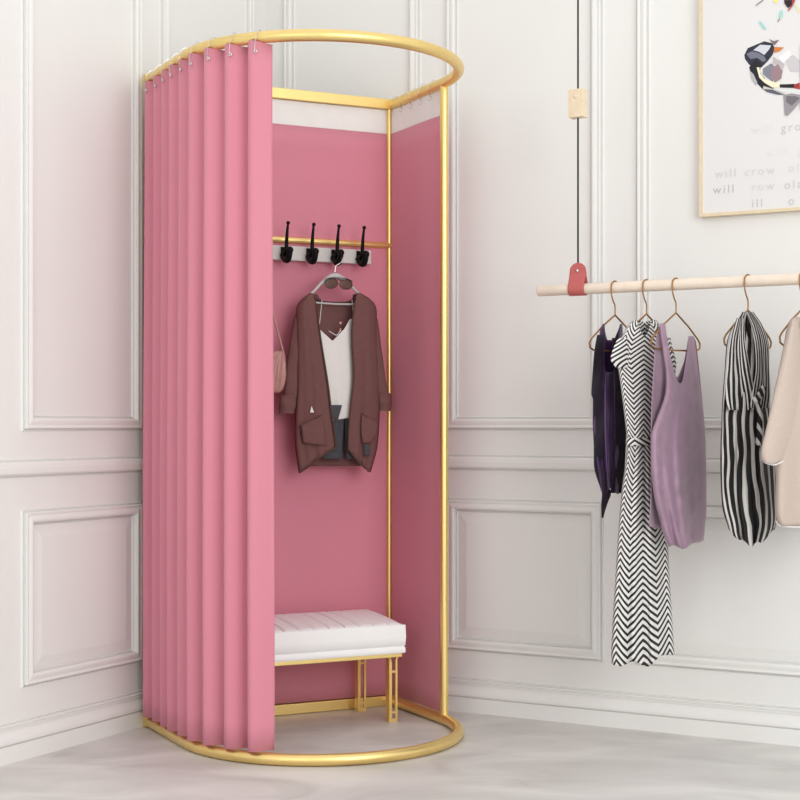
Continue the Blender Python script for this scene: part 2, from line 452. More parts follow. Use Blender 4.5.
# skirt
ring = [j*(nu+1) for j in range(nv+1)]; top_n = len(V)
bd = [i for i in range(nu+1)]+[j*(nu+1)+nu for j in range(1, nv+1)]+[nv*(nu+1)+i for i in range(nu-1, -1, -1)]+[j*(nu+1) for j in range(nv-1, 0, -1)]
cen = B((u0+u1)/2, (v0+v1)/2)
prev = bd
for (dz, out) in ((zb1-.022, .0025), (zb0+.05, .004), (zb0+.024, .002), (zb0+.021, -.002), (zb0+.018, .002), (zb0+.004, .003), (zb0, 0)):
    cur_ = []
    for i in bd:
        p = V[i]; d = Vector((p.x-cen.x, p.y-cen.y, 0)); du = d.dot(U); dv = d.dot(Vv)
        q = cen+U*(du*(1+out/.33))+Vv*(dv*(1+out/.13)); V.append(Vector((q.x, q.y, dz))); cur_.append(len(V)-1)
    for k in range(len(bd)):
        k2 = (k+1) % len(bd); Fc.append((prev[k], prev[k2], cur_[k2], cur_[k]))
    prev = cur_
Fc.append(tuple(prev))
mesh('seat_cushion', V, Fc, M_white, bench, sangle=50)
mesh('seat_frame', *obox(B((u0+u1)/2, (v0+v1)/2, zb0-.006), U, Vv, Z, (u1-u0)/2-.006, (v1-v0)/2-.002, .006), M_gold, bench, smooth=False, bevel=.0015)
for (u, v) in ((.122, .262), (.135, .062), (.69, .262), (.69, .062)):
    g = G(); top = zb0-.011
    g.add(*obox(B(u+.010, v-.008, top/2), U, Vv, Z, .0035, .012, top/2))      # solid plate
    for du in (.008, -.011):
        g.add(*obox(B(u+du, v+.002, (top-.02)/2), U, Vv, Z, .0035, .004, (top-.02)/2))
    # flared top and slot bridges
    for sgn, du in ((1, .008), (-1, -.011)):
        g.add(*tube([B(u+du, v+.002, top-.022), B(u+du+sgn*.001, v+.002, top-.012), B(u+du+sgn*.008, v+.002, top-.001)], .0045, 8))
    for zz in (.008, .030, top-.05):
        g.add(*obox(B(u-.0015, v+.002, zz), U, Vv, Z, .010, .0030, .0035))
    g.add(*obox(B(u-.0015, v-.006, .003), U, Vv, Z, .013, .010, .003))
    mesh('leg', g.v, g.f, M_gold, bench, smooth=False, bevel=.0006)

# ------------------------------------------------------------------ garments helper
def vmap(z): return z+.38*max(0, z-.25)**2
def loopgarment(name, P0, N, rows, mt, b=.03, top=None, bot=None, fold=None, nth=96, nr=46, parent=None, xoff=0, flat=1.0, solid=.0015, uvk=1.0):
    """closed shell on a hanging plane; rows give left/right pixel outline projected on that plane"""
    V = []; Fc = []; UVs = []
    y0 = rows[0][0]; y1 = rows[-1][0]
    for j in range(nr+1):
        t_ = j/nr
        for i in range(nth):
            th = 2*PI*i/nth; s = (1-math.cos(th))/2; sd = math.sin(th)
            ya = top(s, sd) if top else y0; yb = bot(s, sd) if bot else y1
            y = ya+(yb-ya)*t_
            xl, xr = interp(rows, y)
            tt = (y-y0)/(y1-y0)
            bb = b(tt) if callable(b) else b
            d = bb*math.copysign(abs(sd)**.7, sd)
            if fold: d += fold(s, sd, tt)*min(1, abs(sd)*3)
            p = onplane(xl+(xr-xl)*s, y, P0+N*d, N)
            V.append(p); UVs.append((i/nth*uvk, vmap(p.z)))
    for j in range(nr):
        for i in range(nth):
            i2 = (i+1) % nth
            Fc.append((j*nth+i, j*nth+i2, (j+1)*nth+i2, (j+1)*nth+i))
    return mesh(name, V, Fc, mt, parent, uvs=UVs, solid=solid, sangle=0)
def patch(name, P0, N, rows, mt, depth, parent=None, nc=24, nr=40, solid=.0018, yfn=None, uvw=1.0):
    V = []; Fc = []; UVs = []
    y0 = rows[0][0]; y1 = rows[-1][0]
    for j in range(nr+1):
        for i in range(nc+1):
            s = i/nc; t_ = j/nr
            y = y0+(y1-y0)*t_
            if yfn: y = yfn(s, t_)
            xl, xr = interp(rows, y)
            p = onplane(xl+(xr-xl)*s, y, P0+N*depth(s, t_), N); V.append(p); UVs.append((s*uvw, vmap(p.z)))
    for j in range(nr):
        for i in range(nc):
            a = j*(nc+1)+i; Fc.append((a, a+1, a+nc+2, a+nc+1))
    return mesh(name, V, Fc, mt, parent, uvs=UVs, solid=solid, sangle=0)

# ------------------------------------------------------------------ cardigan outfit in the booth
PV = B(0, .095)
def K(px, py, dv=0): return onplane(px, py, B(0, .095+dv), Vv)
# grey hanger
hg = thing('clothes_hanger', tuple(K(334, 300)), 'grey plastic hanger holding the brown cardigan on the third coat hook', 'hanger')
hpts = [K(338.5, 254, -.006), K(342, 257, -.004), K(341.5, 262, 0), K(336, 266, 0), K(335, 272, 0)]
mesh('hook', *tube(smoothpath(hpts, 6), .0012, 8), M_silver, hg)['label'] = 'thin metal hook'
g = G()
g.add(*tube(smoothpath([K(302, 301), K(313, 292), K(324, 281), K(335, 276), K(346, 281), K(358, 293), K(370, 303)], 5), [.0045+.006*math.exp(-((i-15)/4.5)**2) for i in range(31)], 10))
g.add(*tube([K(313, 302.5), K(335, 304), K(360, 304.5)], .003, 8))
mesh('shoulder_bar', g.v, g.f, M_grey, hg)
# cardigan
card = thing('cardigan', tuple(K(336, 470)), 'long open mauve-brown cardigan with patch pockets and rolled cuffs hanging in the booth', 'cardigan')
bodyrows = [(294, 311, 359), (299, 302, 370), (306, 297, 375.5), (320, 296.5, 376.5), (345, 297, 377), (380, 297, 379), (410, 295.5, 379.5), (440, 295, 378), (460, 297, 374), (468, 299, 371)]
patch('back_panel', PV, Vv, bodyrows, M_brown, lambda s, t_: -.028*math.sin(PI*s)**.5+.002*math.sin(s*22)*t_, card, yfn=lambda s, t_: 294+8*math.exp(-((s-.5)/.28)**4)+(1-t_)*0+t_*(466-294-8*math.exp(-((s-.5)/.28)**4)))
lf = [(293, 310, 312.5), (298, 303.5, 314), (306, 297, 316), (320, 296.5, 318), (335, 296.8, 320), (360, 297, 324), (385, 297, 328), (410, 295.5, 331), (430, 295, 334), (447, 295.5, 336.5), (460, 297, 337), (474, 299, 338)]
def lbot(s, t_): yb = 473.5-27*s**.9; return 293+(yb-293)*t_
patch('front_panel', PV, Vv, lf, M_brown, lambda s, t_: .026*min(1, s*3)**.5+.004*math.sin(s*10+1)*t_+.003*math.sin(s*23)*t_*t_, card, yfn=lbot)
rf = [(293, 357.5, 360), (298, 356, 368.5), (306, 354.8, 375.5), (320, 353, 376.5), (335, 351.8, 377), (350, 352.5, 377.5), (375, 353.8, 379), (400, 351.5, 379.5), (425, 349, 379), (448, 348, 377), (460, 348, 374), (474, 350, 370)]
def rbot(s, t_): yb = 449+23*min(1, s*1.15)**.9; return 293+(yb-293)*t_
patch('front_panel', PV, Vv, rf, M_brown, lambda s, t_: .026*min(1, (1-s)*3)**.5+.004*math.sin(s*9)*t_+.003*math.sin(s*21+1)*t_*t_, card, yfn=rbot)
# placket bands and hem (darker knit)
def bandtube(pts, r=.0032): return tube(smoothpath(pts, 4), r, 8)
mesh('placket', *bandtube([K(312, 294, .010), K(316, 306, .026), K(320, 335, .027), K(324, 360, .028), K(328, 385, .028), K(331, 410, .028), K(334, 430, .028), K(336, 447, .026)]), M_brownd, card)
mesh('placket', *bandtube([K(358, 294, .010), K(354.6, 306, .026), K(352, 335, .027), K(353.8, 375, .028), K(351.5, 400, .028), K(349, 425, .028), K(348.5, 449, .026)]), M_brownd, card)
mesh('hem', *bandtube([K(336, 447, .026), K(325, 454, .028), K(312, 464, .024), K(299.5, 472.5, .006)], .003), M_brownd, card)
mesh('hem', *bandtube([K(348.5, 449, .026), K(357, 460, .028), K(364, 467, .026), K(370, 471, .006)], .003), M_brownd, card)
mesh('collar', *bandtube([K(312, 294, .010), K(316, 299, -.010), K(326, 302, -.024), K(345, 302.5, -.024), K(355, 299, -.010), K(358, 294, .010)], .003), M_brownd, card)
# sleeves and cuffs
def limb(pts, rad, parent, name, mt, squash=.55, wob=.0015):
    path = smoothpath([K(*p) for p in pts], 6); n = len(path)
    V = []; Fc = []; seg = 20
    for i, c in enumerate(path):
        t_ = i/(n-1); k = t_*(len(rad)-1); a = int(min(k, len(rad)-2)); r_ = rad[a]+(rad[a+1]-rad[a])*(k-a)
        for q in range(seg):
            th = 2*PI*q/seg; w_ = 1+.06*math.sin(3*th+i*.25)
            V.append(c+E*(r_*math.cos(th)*w_)+Vv*(r_*squash*math.sin(th)*w_+wob*math.sin(i*.9+th)))
    for i in range(n-1):
        for q in range(seg):
            Fc.append((i*seg+q, i*seg+(q+1) % seg, (i+1)*seg+(q+1) % seg, (i+1)*seg+q))
    Fc.append(tuple(range(seg))); Fc.append(tuple((n-1)*seg+q for q in range(seg)))
    return mesh(name, V, Fc, mt, parent, sangle=60)
sl = limb([(302, 303, -.006), (299.5, 320, -.004), (296, 345, -.002), (293, 370, 0), (290.5, 397, .004)], [.008, .021, .021, .020, .020], card, 'sleeve', M_brown)
limb([(288, 395, .006), (287.3, 404, .006), (286.8, 413.5, .006)], [.026, .028, .024], card, 'cuff', M_brown, .6)
sr = limb([(370, 304, -.006), (371.8, 320, -.004), (375.5, 345, -.002), (379, 370, 0), (383, 397, .004)], [.008, .020, .020, .020, .019], card, 'sleeve', M_brown)
limb([(384, 393, .004), (384.6, 402, .004), (384.8, 411, .004)], [.021, .023, .020], card, 'cuff', M_brown, .6)
# pockets
def pocket(rows, yf, dz=.034):
    return patch('pocket', PV, Vv, rows, M_brown, lambda s, t_: dz+.003*math.sin(PI*s), card, nc=10, nr=10, yfn=yf)
pocket([(410, 300, 322), (440, 303, 326), (446, 306, 327)], lambda s, t_: (425-8*s*1.2)+((446-3*(1-s))-(425-8*s*1.2))*t_)
pocket([(410, 362, 377.5), (430, 361, 377.5), (444, 363, 370)], lambda s, t_: (414+9*s)+((443)-(414+9*s))*t_)
mesh('pocket_trim', *bandtube([K(299.5, 425.5, .033), K(311, 422, .036), K(321, 415, .035)], .002), M_brownd, card)
mesh('pocket_trim', *bandtube([K(362, 413.5, .035), K(369, 419, .036), K(377, 424, .030)], .002), M_brownd, card)
g = G(); tv = [K(311.5, 406, .036), K(314, 412.5, .036), K(310, 412.5, .036)]
g.add(tv+[p+Vv*.001 for p in tv], [(0, 1, 2), (5, 4, 3), (0, 3, 4, 1), (1, 4, 5, 2), (2, 5, 3, 0)])
mesh('tag', g.v, g.f, M_cami, card, smooth=False)['label'] = 'small white triangular tag'
# camisole
cr = [(315, 316, 356), (330, 317, 356), (347, 318, 357), (380, 322, 357), (410, 327, 356), (424, 329, 355)]
def ctop(s, sd):
    if sd >= 0: return 341-(12+0*s)*min(1, abs(s-.38)/.32) - (10 if s > .7 else 0)*min(1, (s-.7)/.15 if s > .7 else 0)
    return 344-(8)*min(1, abs(s-.38)/.32)
camis = loopgarment('camisole', B(0, .092), Vv, cr, M_cami, b=.013, top=ctop, bot=lambda s, sd: 421-4*s, fold=lambda s, sd, t_: .0018*math.sin(s*18)*t_)
tag(camis, 'white V-neck camisole showing between the open fronts of the brown cardigan', 'top')
for a, b2 in (((318.5, 333), (322, 300)), ((354, 320), (352, 300))):
    st = mesh('strap', *tube([K(a[0], a[1], .008), K(b2[0], b2[1], -.006)], .0012, 6), M_cami, camis)
# pendant necklace
g = G(); g.add(*sphere(K(340.5, 323, .012), .0042, sc=(1, .5, 1))); g.add(*sphere(K(340.5, 330, .012), .0045, sc=(.6, .5, 1.4)))
nk = mesh('necklace', g.v, g.f, mat('rose_gold', (214, 160, 140), .35, .3), origin=tuple(K(340, 333)))
mesh('chain', *tube(smoothpath([K(329, 331, .014), K(333, 333.5, .014), K(337, 335, .014), K(340.5, 330, .012)], 5), .0012, 6), M_cami, nk)
tag(nk, 'rose pendant necklace with pale cord above the camisole neckline', 'necklace')
# shorts
sh = thing('shorts', tuple(K(340, 458)), 'charcoal denim shorts hanging below the camisole inside the cardigan', 'shorts')
def leg_loop(rows, off): 
    return loopgarment('trouser_leg', B(0, .090), Vv, rows, M_denim, b=.012, parent=sh, nth=40, nr=16, fold=lambda s, sd, t_: .0015*math.sin(s*14+off))
leg_loop([(404, 329, 345), (430, 326, 343.5), (446, 323.5, 342.5), (459, 322, 342)], 0)
leg_loop([(404, 344, 359), (430, 345, 361), (446, 345.5, 363), (459, 346, 364.5)], 1)
patch('turned_flap', PV, Vv, [(405, 329, 342), (420, 334, 338)], M_denim, lambda s, t_: .030, sh, nc=6, nr=6)
for rr in ([(452, 322, 343), (459, 321.5, 342.5)], [(452, 345.5, 364), (459, 346, 365)]):
    loopgarment('turn_up', B(0, .090), Vv, rr, M_denim, b=.0145, parent=sh, nth=40, nr=3)
patch('pocket_lining', PV, Vv, [(444, 364, 370), (456, 364.5, 369.5)], M_denim, lambda s, t_: .036, sh, nc=5, nr=5)
# sunglasses
sg = thing('sunglasses', tuple(K(340, 289, .016)), 'brown aviator sunglasses perched on the neck of the grey hanger', 'sunglasses')
for cx, cy in ((331.6, 283.5), (345.8, 284.5)):
    out = []
    for i in range(28):
        a = 2*PI*i/28; sgx = 1 if cx > 338 else -1
        x = 6.4*math.cos(a); y = -4.9*math.sin(a)
        if y > 0: x += sgx*.8*(y/4.9)
        out.append((cx+x, cy+y))
    rim = [K(x, y, .016) for x, y in out]
    mesh('rim', *tube(rim, .0012, 6, closed=True), M_dark, sg)
    cpt = K(cx, cy, .0175)
    V = [cpt]+rim+[cpt-Vv*.0025]; n = len(rim)
    mesh('lens', V, [(0, 1+i, 1+(i+1) % n) for i in range(n)]+[(n+1, 1+(i+1) % n, 1+i) for i in range(n)], M_lens, sg)
mesh('bridge', *tube([K(337, 280.5, .016), K(339, 279.8, .018), K(340.5, 280.8, .016)], .0012, 6), M_dark, sg)
mesh('brow_bar', *tube(smoothpath([K(325, 279, .016), K(331, 277.8, .018), K(339, 278, .018), K(347, 278.8, .018), K(352.5, 281.5, .016)], 4), .0012, 6), M_dark, sg)
mesh('temple', *tube([K(325.2, 280, .016), K(325.5, 280.5, -.01), K(328, 284, -.03)], .0012, 6), M_dark, sg)
mesh('temple', *tube([K(352.3, 281.5, .016), K(352, 282, -.01), K(349, 285, -.03)], .0012, 6), M_dark, sg)
# hand bag
bag = thing('handbag', tuple(UV_(270, 393, .09)), 'small rose-tan leather pouch bag hanging half behind the curtain edge', 'bag')
bP = B(0, .085)
br = [(351, 273, 284), (356, 266, 285), (366, 260, 286), (378, 257, 286.5), (386, 259, 285), (391, 264, 282), (393, 268, 278)]
loopgarment('pouch', bP, Vv, br, M_bag, b=lambda t_: .022*math.sin(PI*min(1, .12+t_*.85))**.6, parent=bag, nth=64, nr=30, fold=lambda s, sd, t_: .004*math.sin(s*26+t_*3)*math.sin(PI*t_))
hkp = B(us[4], .075, 1.462)
def KB(px, py, d=0): return UV_(px, py, .085)+Vv*d
mesh('strap', *tube(smoothpath([hkp+Z*.006+Vv*.004, KB(268, 290), KB(273.5, 315), KB(279, 336), KB(283.5, 353)], 6), .0032, 8), M_bag, bag)
mesh('strap', *tube(smoothpath([hkp+Z*.006-Vv*.002, KB(256, 290), KB(256, 320), KB(260, 340), KB(267, 356)], 6), .0032, 8), M_bag, bag)
mesh('buckle_ring', *tube([KB(283, 353)+(E*math.cos(a)+Z*math.sin(a))*.005 for a in [2*PI*i/12 for i in range(12)]], .0012, 6, closed=True), M_gold, bag)

# ------------------------------------------------------------------ clothes rail
RD = 0.33
RP = RC+NR*RD                                      # a point below the rail, rail runs along WR
def railpt(px, py): return onplane(px, py, RP, NR)
rz = railpt(640, 287).z
rz = (railpt(545, 291).z+railpt(790, 279).z)/2
def rail_s(px):
    p = railpt(px, 285); return (p-RP).dot(WR)
def RPt(px, dz=0): p = RP+WR*rail_s(px); return Vector((p.x, p.y, rz+dz))
s0 = rail_s(537.5); s1 = s0+1.9
RR = .0158
pts = [RP+WR*s+Z*rz for s in (s0, s0+.002, s0+.006, s0+.3, s0+.9, s1-.006, s1-.002, s1)]
rod = mesh('clothes_rail', *tube(pts, [.009, .0135, RR, RR, RR, RR, .0135, .009], 24), M_wood)
tag(rod, 'pale round wooden clothes rail hung in front of the right wall', 'clothes rail')
def strap_set(s, first):
    c = RP+WR*s+Z*rz
    # leather loop wrapping the rail, profile in (NR, Z) plane
    prof = []
    ro = RR+.0025
    for k in range(17):
        a = math.radians(200+k*(320-200+20)/16 - 0)     # lower wrap
        prof.append((ro*math.cos(a), ro*math.sin(a)))
    loop = [(-.0015, .075), (-.0025, .05), (-.008, .028), (-ro, .006)]
    for k in range(1, 16):
        a = PI+PI*k/16; loop.append((ro*math.cos(a), ro*math.sin(a)))
    loop += [(ro, .006), (.008, .028), (.0025, .05), (.0015, .075)]
    hw = .0245; V = []; Fc = []; m = 12
    for (d, z) in loop:
        # rounded tongue end
        wv = hw
        if z > .052: wv = hw*math.sqrt(max(.02, 1-((z-.052)/.0235)**2))
        elif z > .0: wv = hw
        for k in range(m+1): V.append(c+NR*d+WR*(wv*(2*k/m-1))+Z*z)
    # denser top rounding
    n = len(loop)
    for i in range(n-1):
        for k in range(m): a = i*(m+1)+k; Fc.append((a, a+1, a+m+2, a+m+1))
    return V, Fc, c
def make_strap(px):
    s = rail_s(px); c = RP+WR*s+Z*rz
    ro = RR+.0022
    front = []
    for k in range(9): a = (PI/2)*k/8; front.append((.0014, .052+.0235*math.cos(a), math.sin(a)))
    front = [(d, z, max(.03, w_)) for d, z, w_ in front]
    down = front+[(.0025, .048, 1), (.005, .036, 1), (.010, .024, 1), (.015, .012, 1), (ro, .0, 1)]
    bottom = [(ro*math.cos(a), ro*math.sin(a), 1) for a in [-PI*k/12 for k in range(1, 12)]]
    back = [(-d, z, w_) for d, z, w_ in reversed(down)]
    loop = down+bottom+back
    hw = .0245; m = 14; V = []; Fc = []
    for d, z, w_ in loop:
        for k in range(m+1): V.append(c+NR*d+WR*(hw*w_*(2*k/m-1))+Z*z)
    for i in range(len(loop)-1):
        for k in range(m): a = i*(m+1)+k; Fc.append((a, a+1, a+m+2, a+m+1))
    st = mesh('leather_strap', V, Fc, M_leather, solid=.0025, sangle=50)
    mesh('rivet', *sphere(c+NR*.0042+Z*.052, .0052, sc=(1, 1, 1)), M_silver, st)['label'] = 'pale round rivet'
    return st, c
st, cst = make_strap(578)
tag(st, 'coral leather loop holding up the left end of the wooden rail', 'strap')
cd = mesh('hanging_cord', *tube([cst+Z*.062, cst+Z*.6, Vector((cst.x, cst.y, HR))], .0027, 8), M_cord)
tag(cd, 'thin black cord rising from the coral leather loop', 'cord')
zb = CH+(HZ-104)/F*cst.y
g = G()
hb = .040
for d in (-.0185, .0185):
    g.add(*obox(cst+Z*(zb-cst.z)+WR*d, WR, NR, Z, .0045, .017, hb))
g.add(*obox(cst+Z*(zb-cst.z)+NR*.0145, WR, NR, Z, .0145, .0040, hb))
g.add(*obox(cst+Z*(zb-cst.z)+Z*(-hb+.006), WR, NR, Z, .0145, .0125, .006))
g.add(*obox(cst+Z*(zb-cst.z)+Z*(hb-.006), WR, NR, Z, .0145, .0125, .006))
blk = mesh('cord_adjuster', g.v, g.f, M_block, smooth=False, bevel=.0012)
mesh('peg', *sphere(cst+Z*(zb-cst.z+.018)+NR*.0185, .005), M_block, blk)
tag(blk, 'pale wooden block on the black cord above the rail', 'cord adjuster')

# ------------------------------------------------------------------ hangers + rack garments
WG = unit((.70, .714, 0)); NG = unit((.714, -.70, 0))
def make_hanger():
    t0 = thing('clothes_hanger', (0, 0, 0), '', 'hanger')
    a = .018
    path = []
    for k in range(15):
        ang = math.radians(165 - k*(165+20)/14)           # far side -> top -> near side
        path.append(WG*(a*math.cos(ang))+Z*(a*math.sin(ang)))
    path = [WG*(-q.dot(WG))*-1+Z*q.z for q in path]
    path = [-WG*q.dot(WG)*1+Z*q.z for q in [Vector(WG*(-a*math.cos(math.radians(-20+k*185/14))))+Z*(a*math.sin(math.radians(-20+k*185/14))) for k in range(15)]]
    # ensure the last point is on the near (-WG) side
    if path[-1].dot(WG) > 0: path = path[::-1]
    if path[-1].dot(WG) > 0: path = [q-2*WG*q.dot(WG) for q in path]
    path += [-WG*.017-Z*.018, -WG*.009-Z*.038, -Z*.052, -Z*.078]
    mesh('hook', *tube(smoothpath(path, 3), .0021, 8), M_brass, t0)
    tri = [Vector((0, 0, -.078)), -WG*.058-Z*.112, -WG*.108-Z*.148, -WG*.118-Z*.160, -WG*.115-Z*.174, -WG*.10-Z*.180, Vector((0, 0, -.182)), WG*.10-Z*.180, WG*.115-Z*.174, WG*.118-Z*.160, WG*.108-Z*.148, WG*.058-Z*.112]
    tp = []
    for i in range(len(tri)):
        for k in range(4): tp.append(tri[i].lerp(tri[(i+1) % len(tri)], k/4))
    mesh('shoulder_wire', *tube(tp, .0025, 8, closed=True), M_brass, t0)
    return t0
proto = make_hanger()
hangers = [(615, 'brass wire hanger holding the dark purple lace top'), (646.5, 'brass wire hanger holding the chevron maxi dress'),
           (676, 'brass wire hanger holding the lavender tank top'), (748, 'brass wire hanger holding the striped wrap blouse'),
           (803, 'brass wire hanger holding the cream knit top at the right edge')]
HP = []
for i, (px, lb) in enumerate(hangers):
    h = proto if i == 0 else copy_tree(proto)
    p = RPt(px); h.location = p; h['label'] = lb; h['group'] = 'brass hangers on the rail'; HP.append(p)
def gp(i): return HP[i]

# 1 dark purple lace top
pr = [(323, 603, 622), (332, 600, 622.5), (345, 598.5, 622), (365, 596, 623), (385, 594, 624.5), (400, 593, 625.5), (430, 593, 625.5), (460, 595.5, 624), (480, 599, 622.5), (494, 601.5, 620)]
def t1(s, sd):
    k = min(abs(s-.12), abs(s-.88)); base = 325 if k < .1 else 0
    neck = 372 if sd > 0 else 340
    x = abs(s-.5); return 324+ (neck-324)*max(0, min(1, (.40-x)/.25))
lt = loopgarment('lace_top', gp(0), NG, pr, M_purple, b=lambda t_: .012+.014*t_, top=t1, bot=lambda s, sd: 491+3*math.sin(s*9), fold=lambda s, sd, t_: (.006*math.sin(s*17+sd)+.003*math.sin(s*37))*(.2+t_))
tag(lt, 'dark purple satin and black lace top, leftmost garment on the rail', 'top')
# lace edging strips
Vl = []; Fl = []
def lace(rows, off, nm='lace_trim'):
    return patch(nm, gp(0), NG, rows, M_lace, lambda s, t_: off+.004*math.sin(t_*22+s*3), lt, nc=8, nr=40)
lace([(335, 597, 603), (352, 594.5, 603), (370, 593, 602), (394, 591.5, 603), (398, 593, 604), (420, 593.5, 606), (450, 594, 607), (468, 594.5, 606), (484, 599, 606), (492, 602, 611), (504, 601.5, 607), (518, 602, 603)], .020)
lace([(338, 612, 620), (370, 614, 624), (400, 615, 626), (450, 614, 625.5), (485, 611, 623), (493, 611, 622)], .026)

# 2 chevron maxi dress
dr = [(320, 633, 656), (327, 627, 662), (337, 622, 667), (348, 618.5, 669), (360, 617, 670), (372, 619, 670), (395, 622, 667), (420, 625, 662), (442, 627, 659), (460, 626, 660), (490, 622, 663), (530, 618.5, 667), (570, 616, 669), (610, 613.5, 671.5), (650, 611.5, 674), (666, 612, 675)]
def t2(s, sd): return 320+ (16 if sd > 0 else 2)*math.exp(-((s-.5)/.16)**2)
ds = loopgarment('maxi_dress', gp(1), NG, dr, M_chev, b=lambda t_: .020+.022*t_, top=t2, bot=lambda s, sd: 664-12*max(0, (s-.6)/.4)+2.5*math.sin(s*14), nth=160, nr=80,
     fold=lambda s, sd, t_: (.008*math.sin(s*20+.5)+.004*math.sin(s*41))*max(0, (t_-.25))*1.3, uvk=2.0)
tag(ds, 'long black and white chevron maxi dress with waist seam hanging from the rail', 'dress')
for rows in ([(338, 618, 628), (348, 613.5, 629), (360, 611, 630), (368, 616, 628)], [(338, 662, 670), (350, 663, 673), (362, 663, 676), (374, 666, 675)]):
    patch('cap_sleeve', gp(1), NG, rows, M_chev, lambda s, t_: .018+.006*math.sin(PI*s), ds, nc=10, nr=14, uvw=.2)
wp = [(438, 626, 660), (446, 626, 660.5)]
loopgarment('waist_band', gp(1), NG, wp, M_chev, b=.033, parent=ds, nth=64, nr=4)

# 3 lavender tank top
tr = [(322, 660, 694), (335, 657.5, 695), (350, 656, 697), (370, 655, 699), (395, 652.5, 701), (420, 651, 704), (450, 651, 705.5), (490, 652, 706), (520, 656, 705), (535, 659, 704), (547, 664, 702)]
TF = [(0, 325), (.08, 323), (.16, 324), (.175, 350), (.25, 371), (.34, 381), (.42, 384), (.5, 381), (.62, 366), (.74, 352), (.80, 341), (.84, 336), (.94, 336), (1, 341)]
TB = [(0, 327), (.05, 323), (.15, 323), (.24, 345), (.36, 368), (.52, 378), (.68, 362), (.80, 341), (.84, 336), (.94, 336), (1, 341)]
def table(T, x):
    for (a, ya), (b_, yb) in zip(T, T[1:]):
        if x <= b_: return ya+(yb-ya)*(x-a)/(b_-a)
    return T[-1][1]
fr3 = [(323, 660, 693), (336, 661, 694), (350, 663, 695.5), (375, 666, 698.5), (395, 665, 701), (410, 660, 703), (422, 655.5, 704), (435, 651.5, 705), (470, 651.5, 706), (500, 655, 706), (520, 660, 705), (535, 664, 704), (547, 669, 702)]
bk3 = [(323, 660, 694), (335, 657, 695), (350, 655, 697), (380, 653, 700), (410, 651.5, 703), (435, 651, 705), (490, 651, 706), (512, 650, 706), (527, 649, 704)]
tk = thing('tank_top', tuple(gp(2)-Z*.65), 'satin lavender tank top with deep scooped neck hanging from the rail', 'top')
def wr(s, t_): return (.005*math.sin(s*12+.6+t_*1.5)+.003*math.sin(s*27+2-t_*3)+.0015*math.sin(s*9+t_*46)*t_)*(.15+t_)
patch('front_panel', gp(2), NG, fr3, M_lav, lambda s, t_: .004+(.008+.026*min(1, t_*1.6))*max(0, math.sin(PI*s))**.6+wr(s, t_)*min(1, 6*s*(1-s)), tk, nc=90, nr=60,
      yfn=lambda s, t_: table(TF, s)+(547-9*max(0, (s-.5)/.5)**2-2*math.sin(s*11)-table(TF, s))*t_)
patch('back_panel', gp(2), NG, bk3, M_lav, lambda s, t_: -.004-(.008+.024*min(1, t_*1.6))*max(0, math.sin(PI*s))**.6-wr(1-s, t_)*min(1, 6*s*(1-s)), tk, nc=70, nr=50,
      yfn=lambda s, t_: table(TB, s)+(526+3*math.sin(s*8)-table(TB, s))*t_)

# 4 striped wrap blouse
br4 = [(311, 743, 752), (318, 739, 757), (327, 733, 763), (338, 728, 767.5), (352, 726, 769), (375, 724.5, 768.5), (400, 722.5, 769.5), (430, 721, 772), (460, 720.5, 774.5), (490, 721, 776), (510, 723, 776.5), (525, 727.5, 775.5), (536, 731, 772), (546, 738, 766)]
def t4(s, sd): return 312+(26 if sd > 0 else 0)*math.exp(-((s-.52)/.12)**2)
def bt4(s, sd): return 545-17*(abs(s-.5)/.5)**2.6+2.5*math.sin(s*17) if sd > 0 else 530
bl = loopgarment('wrap_blouse', gp(3), NG, br4, M_strp, b=lambda t_: .014+.022*min(1, t_*2), top=t4, bot=bt4, nth=160, nr=60, fold=lambda s, sd, t_: (.009*math.sin(s*19)+.004*math.sin(s*43))*(.2+.8*t_), uvk=1.6)
tag(bl, 'black and white striped wrap blouse tied at the waist, hanging from the rail', 'blouse')
patch('wrap_front', gp(3), NG, [(318, 737, 744), (340, 730, 745), (370, 727, 750), (395, 726, 756), (410, 728, 757)], M_strp, lambda s, t_: .036+.004*math.sin(s*9), bl, nc=16, nr=24, uvw=.55)
patch('wrap_front', gp(3), NG, [(312, 746, 753), (325, 751, 762), (345, 755, 768), (370, 756, 769), (395, 752, 770), (408, 750, 768)], M_strp, lambda s, t_: .039+.004*math.sin(s*8+1), bl, nc=16, nr=24, uvw=.55)
g = G()
kp = onplane(756, 400, gp(3)+NG*.050, NG)
g.add(*sphere(kp, .012, 12, 8, (1, 1, .9)))
g.add(*tube(smoothpath([kp, kp-Z*.03+WG*.012+NG*.004, kp-Z*.075+WG*.018, kp-Z*.12+WG*.012], 5), [.006+.0002*i for i in range(16)], 8))
g.add(*tube(smoothpath([kp, kp+Z*.018+WG*.03, kp+Z*.035+WG*.035, kp+Z*.01+WG*.01], 5), .006, 8))
mesh('tie_knot', g.v, g.f, M_strp, bl, uvs=[(v.x*4+v.z*2, v.z) for v in g.v])

